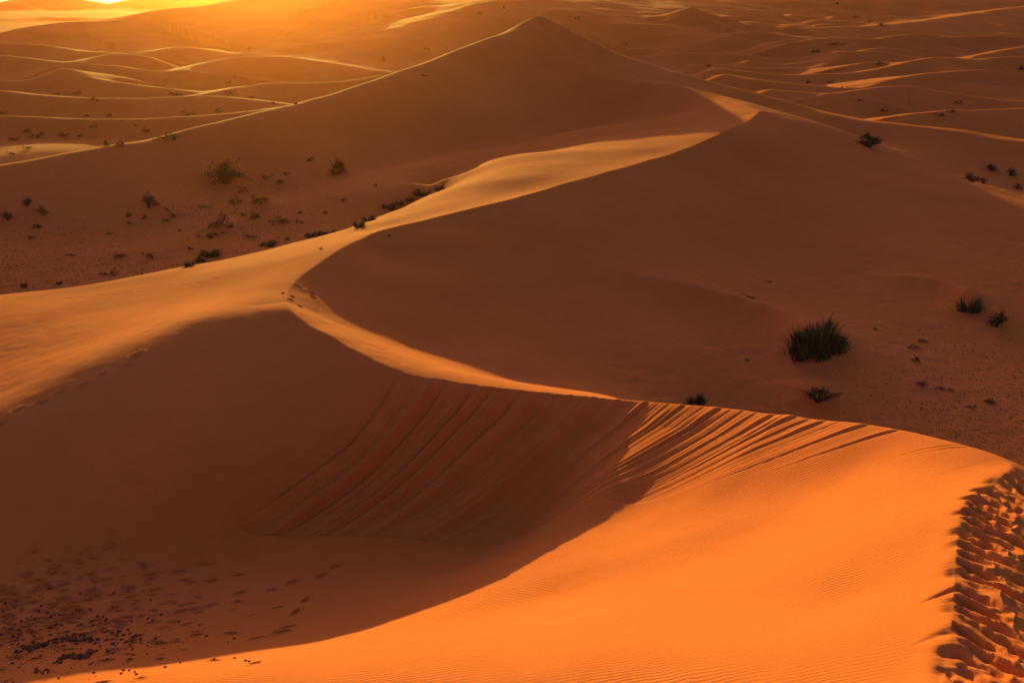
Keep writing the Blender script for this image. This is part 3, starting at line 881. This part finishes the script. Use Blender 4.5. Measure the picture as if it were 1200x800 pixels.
# the hollow right of the near crest
put_tussock(957, 409, 56, 41, 'biggest tuft of spiky dark grass, standing in the shaded hollow right of the near crest', rz=-.1, own=blades_mesh(1, 1, 950, .75, 5, spec=([-.36, -.26, -.12, -.02, .08, .2, .32, .46], [.15, -.2, .25, -.1, -.3, .2, -.16, .1], [.62, .9, .5, 1.05, .45, .66, .42, .3])))
put_shrub(960, 470, 42, 22, 'low dark bush just behind the sunlit grooved crest, below the biggest grass tuft', low=True, var=0, rz=.4)
put_tussock(1137, 365, 24, 22, 'thin spiky grass tuft at the end of a small sand ridge in the right hollow', var=1)
put_shrub(1168, 382, 28, 20, 'dark twiggy shrub right of and just below the thin spiky tuft in the right hollow', low=True, var=1)
put_tussock(815, 473, 20, 15, 'small wispy grass tuft peeping over the sunlit grooved crest', var=2)
# left hollow, upper slope
put_shrub(263, 214, 42, 28, 'largest bushy shrub on the dark slope under the peak dune, left of the sun rays', var=0)
put_shrub(397, 204, 23, 18, 'round shrub alone on the slope under the peak, right of the largest bushy shrub', var=1)
put_shrub(174, 243, 26, 20, 'ragged dark shrub in the left hollow, uppermost of its loose patch', var=2, low=True)
put_shrub(9, 258, 18, 12, 'low dark shrub in the left hollow, cut by the left edge of the photo', low=True, var=2)
put_shrub(32, 241, 16, 11, 'faint low shrub near the left edge, above the shrub cut by the edge', low=True, var=1)
put_shrub(50, 251, 14, 11, 'faint low shrub right of and below another faint shrub near the left edge', low=True, var=0)
put_shrub(1018, 172, 33, 17, 'dark leafy bush half hidden behind the right shoulder of the second dune', var=3)
put_shrub(1138, 213, 24, 11, 'long low bush lying against the right shoulder of the second dune', low=True, var=0)
put_shrub(1162, 200, 17, 9, 'dark low bush in the far right hollow, beyond the long low bush', low=True, var=1)
put_shrub(1184, 206, 16, 10, 'low bush in the far right hollow, farthest right of the upper pair', low=True, var=2)
put_shrub(1152, 215, 13, 8, 'small dark bush touching the right end of the long low bush', low=True, var=2)
put_shrub(1192, 222, 14, 8, 'small dark bush nearest the right edge, just above the dune shoulder', low=True, var=0)
# row of tufts along the rim of the left hollow
for i, (u, v, w, h, lab) in enumerate([
        (421, 266, 18, 15, 'grass tuft at the lower left end of the row on the hollow rim'),
        (433, 259, 16, 13, 'grass tuft second from the lower end of the row on the hollow rim'),
        (455, 245, 16, 13, 'grass tuft in the middle of the row on the hollow rim'),
        (468, 240, 14, 8, 'low sparse grass tuft right of the middle of the row on the hollow rim'),
        (480, 235, 14, 9, 'low grass tuft third from the upper end of the row on the hollow rim'),
        (497, 229, 20, 15, 'tallest grass tuft, near the upper right end of the row on the hollow rim'),
        (514, 224, 12, 13, 'pale wispy grass tuft at the upper right end of the row on the hollow rim')]):
    put_tussock(u, v, w, h, lab, 'grass tufts along the rim of the left hollow', i)
for i, (u, v, w, h, lab) in enumerate([
        (250, 300, 24, 14, 'grassy tuft against the edge of the lit dune, right of the left hollow floor'),
        (235, 306, 18, 9, 'sparse low tuft touching the lit dune edge below a bigger grassy tuft'),
        (222, 312, 18, 7, 'sparse low tuft at the lower left end of the tufts on the lit dune edge'),
        (314, 288, 26, 8, 'flat dark tuft on the lit dune edge, below the cluster of bushes'),
        (364, 277, 14, 10, 'dark tuft on the lit dune edge, left of a longer flat tuft'),
        (384, 274, 24, 8, 'long flat tuft on the lit dune edge, nearest the row of tufts'),
        (29, 336, 7, 9, 'tiny upright tuft at the lower left of the dark hollow floor'),
        (70, 333, 6, 8, 'tiny upright tuft on the dark hollow floor, right of a similar tuft')]):
    put_tussock(u, v, w, h, lab, 'tufts where the lit dune meets the left hollow', i)
for i, (u, v, w, h, lab) in enumerate([
        (285, 226, 13, 8, 'small dark bush at the upper left of the clustered bushes in the left hollow'),
        (274, 240, 16, 13, 'dark bush at the left side of the clustered bushes in the left hollow'),
        (303, 240, 20, 14, 'widest dark bush in the middle of the clustered bushes in the left hollow'),
        (313, 210, 13, 7, 'small bush above the cluster, left one of two on the slope'),
        (336, 206, 10, 6, 'small bush above the cluster, right one of two on the slope'),
        (328, 216, 18, 8, 'flat bush just above the widest bush of the cluster'),
        (255, 266, 24, 14, 'dark matted bush at the lower left of the clustered bushes'),
        (298, 256, 16, 10, 'dark bush below the middle of the clustered bushes'),
        (284, 254, 8, 7, 'tiny bush between two darker ones below the clustered bushes'),
        (261, 254, 9, 6, 'tiny bush just above the dark matted bush'),
        (252, 277, 20, 6, 'flat dark bush just under the dark matted bush'),
        (328, 261, 26, 7, 'long faint bush right of the clustered bushes'),
        (351, 262, 8, 6, 'tiny bush right of the long faint bush'),
        (295, 280, 14, 9, 'dark bush low in the hollow, above the flat tuft on the lit edge'),
        (336, 282, 8, 7, 'small dark bush just above the lit edge, right of the flat tuft'),
        (352, 251, 7, 5, 'tiny faint bush high on the right of the hollow floor'),
        (381, 251, 7, 5, 'tiny faint bush on the hollow floor left of the row of tufts'),
        (401, 236, 10, 5, 'faint flat bush on the slope above the row of tufts'),
        (440, 219, 6, 5, 'tiny dark bush on the slope above the upper row of tufts'),
        (364, 189, 11, 6, 'small dark bush on the slope left of the round lone shrub'),
        (497, 90, 6, 4, 'tiny dark bush high on the shaded face of the peak dune'),
        (150, 254, 10, 7, 'small dark bush left below the ragged dark shrub'),
        (151, 263, 7, 5, 'tiny bush straight below a small dark bush, left of the ragged shrub'),
        (170, 257, 8, 6, 'tiny bush below the ragged dark shrub'),
        (205, 254, 13, 7, 'small bush right of and below the ragged dark shrub'),
        (194, 260, 9, 5, 'small bush lowest of those right of the ragged dark shrub'),
        (196, 247, 9, 5, 'faint bush right of the ragged dark shrub'),
        (240, 244, 12, 5, 'faint flat bush between the ragged shrub and the clustered bushes'),
        (211, 271, 6, 4, 'tiny bush on the hollow floor right of centre, alone'),
        (127, 275, 8, 5, 'tiny dark bush alone in the middle of the left hollow'),
        (42, 267, 13, 6, 'small dark bush below the faint shrubs near the left edge'),
        (37, 279, 10, 5, 'small faint bush lowest of those near the left edge'),
        (140, 303, 14, 9, 'dark bush on the hollow floor, left one of a matching pair'),
        (174, 303, 12, 11, 'dark pointed bush on the hollow floor, right one of a matching pair'),
        (133, 323, 10, 9, 'dark bush nearest the lit edge of the left dune'),
        (121, 323, 8, 6, 'small dark bush touching the left side of the bush nearest the lit edge'),
        (222, 293, 8, 6, 'small dark bush above the tufts on the lit dune edge'),
        (82, 300, 16, 4, 'faint flat bush on the dark hollow floor at the left'),
        (234, 278, 6, 5, 'tiny dark bush between hollow floor and clustered bushes'),
        (270, 267, 9, 6, 'small bush touching the right side of the dark matted bush'),
        (456, 277, 7, 3, 'tiny dark bush on the sunlit sand just behind the crest'),
        (376, 292, 8, 3, 'tiny dark bush on the sunlit sand left of the crest')]):
    put_bush(u, v, w, h, lab, 'small bushes in the left hollow', i)
for i, (u, v, w, h, lab) in enumerate([
        (875, 423, 7, 4, 'tiny dark bush left of the biggest grass tuft'),
        (1068, 408, 13, 6, 'small dark bush right of the biggest grass tuft, lower of two'),
        (1080, 401, 10, 5, 'small dark bush right of the biggest grass tuft, upper of two'),
        (1073, 424, 14, 8, 'faint dark bush below the two small bushes in the right hollow'),
        (1080, 451, 16, 6, 'dark flat bush on the speckled floor of the right hollow'),
        (1108, 457, 16, 4, 'faint flat bush just right of the dark flat bush'),
        (1138, 478, 8, 5, 'tiny dark bush on the speckled floor, lower right of the hollow'),
        (1160, 472, 16, 5, 'faint flat bush at the lower right of the right hollow floor'),
        (1025, 386, 7, 3, 'tiny dark bush right of and above the biggest grass tuft'),
        (900, 331, 9, 3, 'tiny dark bush high on the shaded slope above the hollow'),
        (878, 348, 16, 3, 'faint flat bush on the shaded slope above the biggest tuft')]):
    put_bush(u, v, w, h, lab, 'small bushes in the right hollow', i)
for i, (u, v, w, h, lab) in enumerate([
        (112, 119, 11, 7, 'darkest bush on the far left dune crest, under the small pointed dune'),
        (65, 111, 9, 4, 'far bush left of the darkest bush, on the same crest'),
        (91, 111, 8, 5, 'far bush next to the darkest bush, on its left'),
        (128, 137, 9, 5, 'far bush behind the long straight crest at the left'),
        (102, 137, 7, 3, 'faint far bush left of the one behind the long straight crest'),
        (204, 112, 18, 5, 'wide low far bush on the crest under the sun rays'),
        (223, 135, 13, 6, 'dark far bush behind the crest, where the rim of the peak dune begins'),
        (255, 132, 11, 5, 'far bush right of another, behind the rim of the peak dune'),
        (270, 111, 10, 7, 'far bush glowing in the haze right of the wide low bush'),
        (268, 99, 7, 5, 'far bush glowing in the haze above another one'),
        (295, 116, 8, 5, 'far bush near the rim of the peak dune, lit by the glow'),
        (321, 123, 8, 5, 'far bush close behind the rim of the peak dune, left of two'),
        (347, 123, 7, 4, 'far bush close behind the rim of the peak dune, right of two'),
        (201, 163, 28, 9, 'widest dark bush right behind the rim of the peak dune'),
        (173, 155, 13, 6, 'dark bush left above the widest bush behind the rim'),
        (143, 172, 12, 9, 'grey grassy bush behind the rim, left of the widest bush'),
        (126, 171, 9, 8, 'grey grassy bush behind the rim, second left of the widest bush'),
        (108, 150, 9, 6, 'dark round bush alone on the pale flat behind the rim'),
        (159, 149, 6, 3, 'tiny bush above the widest bush behind the rim'),
        (94, 160, 9, 4, 'faint bush on the pale flat behind the rim'),
        (73, 160, 15, 6, 'wide dark bush right of the scattered bushes on the pale flat'),
        (31, 156, 11, 6, 'dark bush topmost of the scattered bushes on the pale flat'),
        (44, 162, 12, 7, 'dark bush in the middle of the scattered bushes on the pale flat'),
        (50, 158, 7, 5, 'small dark bush touching the middle one of the scattered bushes'),
        (16, 165, 10, 5, 'dark bush left of the scattered bushes on the pale flat'),
        (32, 175, 9, 5, 'dark bush lowest of the scattered bushes on the pale flat'),
        (13, 181, 9, 4, 'faint bush close to the rim at the left edge'),
        (5, 134, 7, 5, 'far bush on the long straight crest at the left edge'),
        (450, 72, 6, 6, 'far bush in the haze left of the peak, lower of two'),
        (499, 60, 7, 6, 'far bush in the haze left of the peak, upper of two'),
        (591, 11, 5, 4, 'far bush high on the hazy hill left of the peak'),
        (562, 16, 4, 3, 'tiny far bush high on the hazy hill, left of another')]):
    put_bush(u, v, w, h, lab, 'bushes in the far dunes at the left', i)
for i, (u, v, w, h, lab) in enumerate([
        (948, 98, 9, 5, 'dark bush behind the right flank of the peak dune'),
        (973, 97, 8, 3, 'faint bush right of the dark one behind the right flank'),
        (1008, 119, 7, 4, 'dark bush right on the skyline of the right flank'),
        (1101, 136, 9, 5, 'dark bush where the right flank meets the bright far crest, lower of two'),
        (1115, 132, 10, 5, 'dark bush where the right flank meets the bright far crest, upper of two'),
        (1123, 122, 8, 5, 'dark bush on the shaded face behind the bright far crest at the right'),
        (1035, 131, 9, 4, 'flat dark bush at the foot of the small pale dune at the right'),
        (1197, 82, 7, 6, 'dark bush on a far crest at the right edge'),
        (981, 6, 7, 4, 'dark bush highest on the hazy hill at the top right'),
        (1002, 22, 7, 4, 'dark bush on the hazy hill, middle one of a slanting row'),
        (1019, 27, 6, 4, 'dark bush on the hazy hill, lower right one of a slanting row'),
        (1034, 31, 13, 5, 'wide dark bush at the foot of the hazy hill at the top right'),
        (676, 23, 5, 4, 'tiny dark bush on the far hill right of the peak'),
        (733, 53, 8, 3, 'dark bush just above the right flank of the peak dune'),
        (831, 78, 9, 3, 'flat dark bush behind the right flank near the pointed far dune'),
        (980, 53, 14, 4, 'wide faint bush on the rolling far dunes at the right'),
        (956, 62, 14, 4, 'wide faint bush below another on the rolling far dunes'),
        (1030, 76, 12, 4, 'faint bush above the bright curved crest in the far dunes')]):
    put_bush(u, v, w, h, lab, 'bushes in the far dunes at the right', i)

# ------------------------------------------------------------------ clods and stones
def clod_mesh(seed):
    r = np.random.default_rng(seed)
    import bmesh
    bm = bmesh.new(); bmesh.ops.create_icosphere(bm, subdivisions=2, radius=.5)
    ph = r.uniform(0, 6, 6)
    for v in bm.verts:
        c = v.co
        k = 1 + .22 * math.sin(c.x * 9 + ph[0]) * math.sin(c.y * 8 + ph[1]) + .16 * math.sin(c.z * 11 + ph[2] + c.x * 5) + r.uniform(-.07, .07)
        v.co = Vector((c.x * k, c.y * k * .8, c.z * k * .75))
    me = bpy.data.meshes.new('clod'); bm.to_mesh(me); bm.free()
    return me


CLOD = [clod_mesh(i) for i in range(6)]


def put_clod(u, v, px, label, group, var=0):
    p = hit(u, v)
    if p is None: return
    s = math.sqrt(p @ p) / F * px * .85
    o = link('sand_clod', CLOD[var % 6], M_CLOD)
    o.location = (p[0], p[1], ground_z(p[0], p[1]) + ZC + s * .14)
    o.scale = (s * random.uniform(.8, 1.3), s * random.uniform(.8, 1.2), s * random.uniform(.7, 1.1)); o.rotation_euler = (random.uniform(-.3, .3), random.uniform(-.3, .3), random.uniform(0, 6.28))
    tag(o, label, 'clod', group)


k = 0
for (pts, n, sz, lab) in (([(18, 764), (35, 759), (55, 753), (75, 749), (95, 749), (115, 750)], 46, 6.5, 'dark clod heaped in the longer row of clods at the lower left'),
                          ([(68, 776), (80, 771), (98, 770), (108, 764), (122, 760)], 22, 8, 'dark clod in the shorter row of clods, just below the longer row'),
                          ([(132, 756), (150, 753), (166, 751)], 9, 5.5, 'dark clod in the faint end of the shorter row of clods'),
                          ([(44, 784), (58, 783)], 6, 6, 'dark clod in the small heap at the very lower left')):
    L = smooth_line([(a, b, 0) for a, b in pts], 1.0)
    for i in range(n):
        q = L[int(random.random() * (len(L) - 1))]
        put_clod(q[0] + random.gauss(0, 2), q[1] + random.gauss(0, 1.8), sz * random.uniform(.5, 1.15), lab, 'dark clods in rows', k); k += 1
for (u, v, w) in [(140, 740, 6), (145, 744, 5), (150, 738, 5), (137, 745, 5), (155, 746, 4), (152, 742, 4)]:
    put_clod(u, v, w, 'dark clod in the little cluster right of the rows of clods', 'dark clods in a small cluster', k); k += 1
n = 0
while n < 150:
    u = abs(random.gauss(0, 110)); v = random.gauss(748, 22)
    if v > 800 or v < 690 or v > 800 - (u - 60) * .12 + 0: continue
    put_clod(u, v, random.uniform(2.0, 4.6), 'small dark clod scattered over the trampled sand at the lower left', 'scattered small clods', k); k += 1; n += 1
for (u, v, w) in [(275, 771, 4), (288, 774, 4), (292, 775, 4), (160, 790, 4), (142, 789, 4), (110, 788, 4)]:
    put_clod(u, v, w, 'small dark clod on the sunlit strip at the lower left', 'small clods on the sunlit strip', k); k += 1

# gravel on the two hollow floors: uncountable
GV = []; GT = []
rg = np.random.default_rng(99)


def scatter(n, box, test, lo, hi):
    c = 0; tries = 0
    while c < n and tries < n * 8:
        tries += 1
        u = rg.uniform(box[0], box[2]); v = rg.uniform(box[1], box[3])
        if rg.random() > test(u, v): continue
        p = hit(u, v)
        if p is None or (v < 560 and p[1] < 25) or (v < 350 and p[1] < 47 and u < 500): continue
        s = rg.uniform(lo, hi) * math.sqrt(p @ p) / F
        b = np.array([p[0], p[1], ground_z(p[0], p[1]) + ZC])
        k = len(GV); a0 = rg.uniform(0, 6)
        for q in range(4):
            a = a0 + q * math.pi / 2; GV.append(tuple(b + np.array([math.cos(a), math.sin(a) * .8, -.25]) * s * rg.uniform(.7, 1.2)))
        GV.append(tuple(b + np.array([0, 0, .6 * s])))
        for q in range(4): GT.append((k + q, k + (q + 1) % 4, k + 4))
        c += 1


scatter(1100, (960, 380, 1230, 545), lambda u, v: np.clip((u - 960) / 160, 0, 1) * np.clip((v - 375) / 110, .05, 1), .6, 1.5)
scatter(900, (0, 255, 300, 345), lambda u, v: np.clip(1 - u / 330, 0, 1) * np.clip((v - 250) / 60, 0, 1), .6, 1.4)
scatter(500, (200, 205, 420, 300), lambda u, v: math.exp(-((u - 290) / 70) ** 2 - ((v - 255) / 28) ** 2), .6, 1.5)
scatter(500, (0, 690, 260, 800), lambda u, v: math.exp(-(u / 130) ** 2 - ((v - 755) / 30) ** 2), .5, 1.4)
g = link('gravel', mesh_np('gravel', GV, tris=GT, smooth=False), M_CLOD)
tag(g, 'fine dark gravel strewn over the floors of the shaded hollows', 'gravel', kind='stuff')


# ------------------------------------------------------------------ light, air, camera
sdir = Vector((math.sin(SUN_AZ) * math.cos(SUN_EL), math.cos(SUN_AZ) * math.cos(SUN_EL), math.sin(SUN_EL)))
sl = bpy.data.lights.new('sun', 'SUN'); sl.energy = 5.0; sl.angle = math.radians(.5); sl.color = (1, .99, .20)
so = bpy.data.objects.new('sun', sl); col.objects.link(so); so.rotation_euler = sdir.to_track_quat('Z', 'Y').to_euler()
world = bpy.data.worlds.new('World'); scene.world = world; world.use_nodes = True
wn = world.node_tree; bg = wn.nodes['Background']
sky = wn.nodes.new('ShaderNodeTexSky'); sky.sky_type = 'NISHITA'; sky.sun_disc = False
sky.sun_elevation = SUN_EL; sky.sun_rotation = SUN_AZ; sky.dust_density = 2.5; sky.air_density = 1.0; sky.ozone_density = 1.8
wn.links.new(sky.outputs[0], bg.inputs['Color']); bg.inputs['Strength'].default_value = .135

HAZE = 0.00009
if HAZE:
    hx, hy0, hy1 = 4400, -4400, 4400
    zb0, zb1 = float(z.min()) + ZC - 1.0, max(float(z.max()) + ZC + 3, ZC + 3)
    Vb = [(-hx, hy0, zb0), (hx, hy0, zb0), (hx, hy1, zb0), (-hx, hy1, zb0), (-hx, hy0, zb1), (hx, hy0, zb1), (hx, hy1, zb1), (-hx, hy1, zb1)]
    Fb = [(0, 3, 2, 1), (4, 5, 6, 7), (0, 1, 5, 4), (1, 2, 6, 5), (2, 3, 7, 6), (3, 0, 4, 7)]
    hm = bpy.data.meshes.new('haze'); hm.from_pydata(Vb, [], Fb)
    mt = bpy.data.materials.new('haze'); mt.use_nodes = True; nt = mt.node_tree; nt.nodes.clear()
    out = nt.nodes.new('ShaderNodeOutputMaterial'); pv = nt.nodes.new('ShaderNodeVolumePrincipled')
    pv.inputs['Color'].default_value = (.97, .28, .08, 1); pv.inputs['Density'].default_value = HAZE; pv.inputs['Anisotropy'].default_value = .91
    nt.links.new(pv.outputs[0], out.inputs['Volume'])
    ho = link('haze', hm, mt); tag(ho, kind='stuff')

cam = bpy.data.cameras.new('camera'); co = bpy.data.objects.new('camera', cam); col.objects.link(co)
cam.lens = 35; cam.sensor_width = 36; cam.clip_start = .1; cam.clip_end = 20000
co.location = (0, 0, ZC); co.rotation_euler = (math.radians(90) - PITCH, 0, 0)
scene.camera = co
vs = scene.view_settings
vs.view_transform = 'Standard'; vs.look = 'None'; vs.exposure = 1.0; vs.gamma = 1
scene.cycles.use_denoising = True
scene.cycles.volume_bounces = 0
scene.cycles.max_bounces = 4; scene.cycles.diffuse_bounces = 2
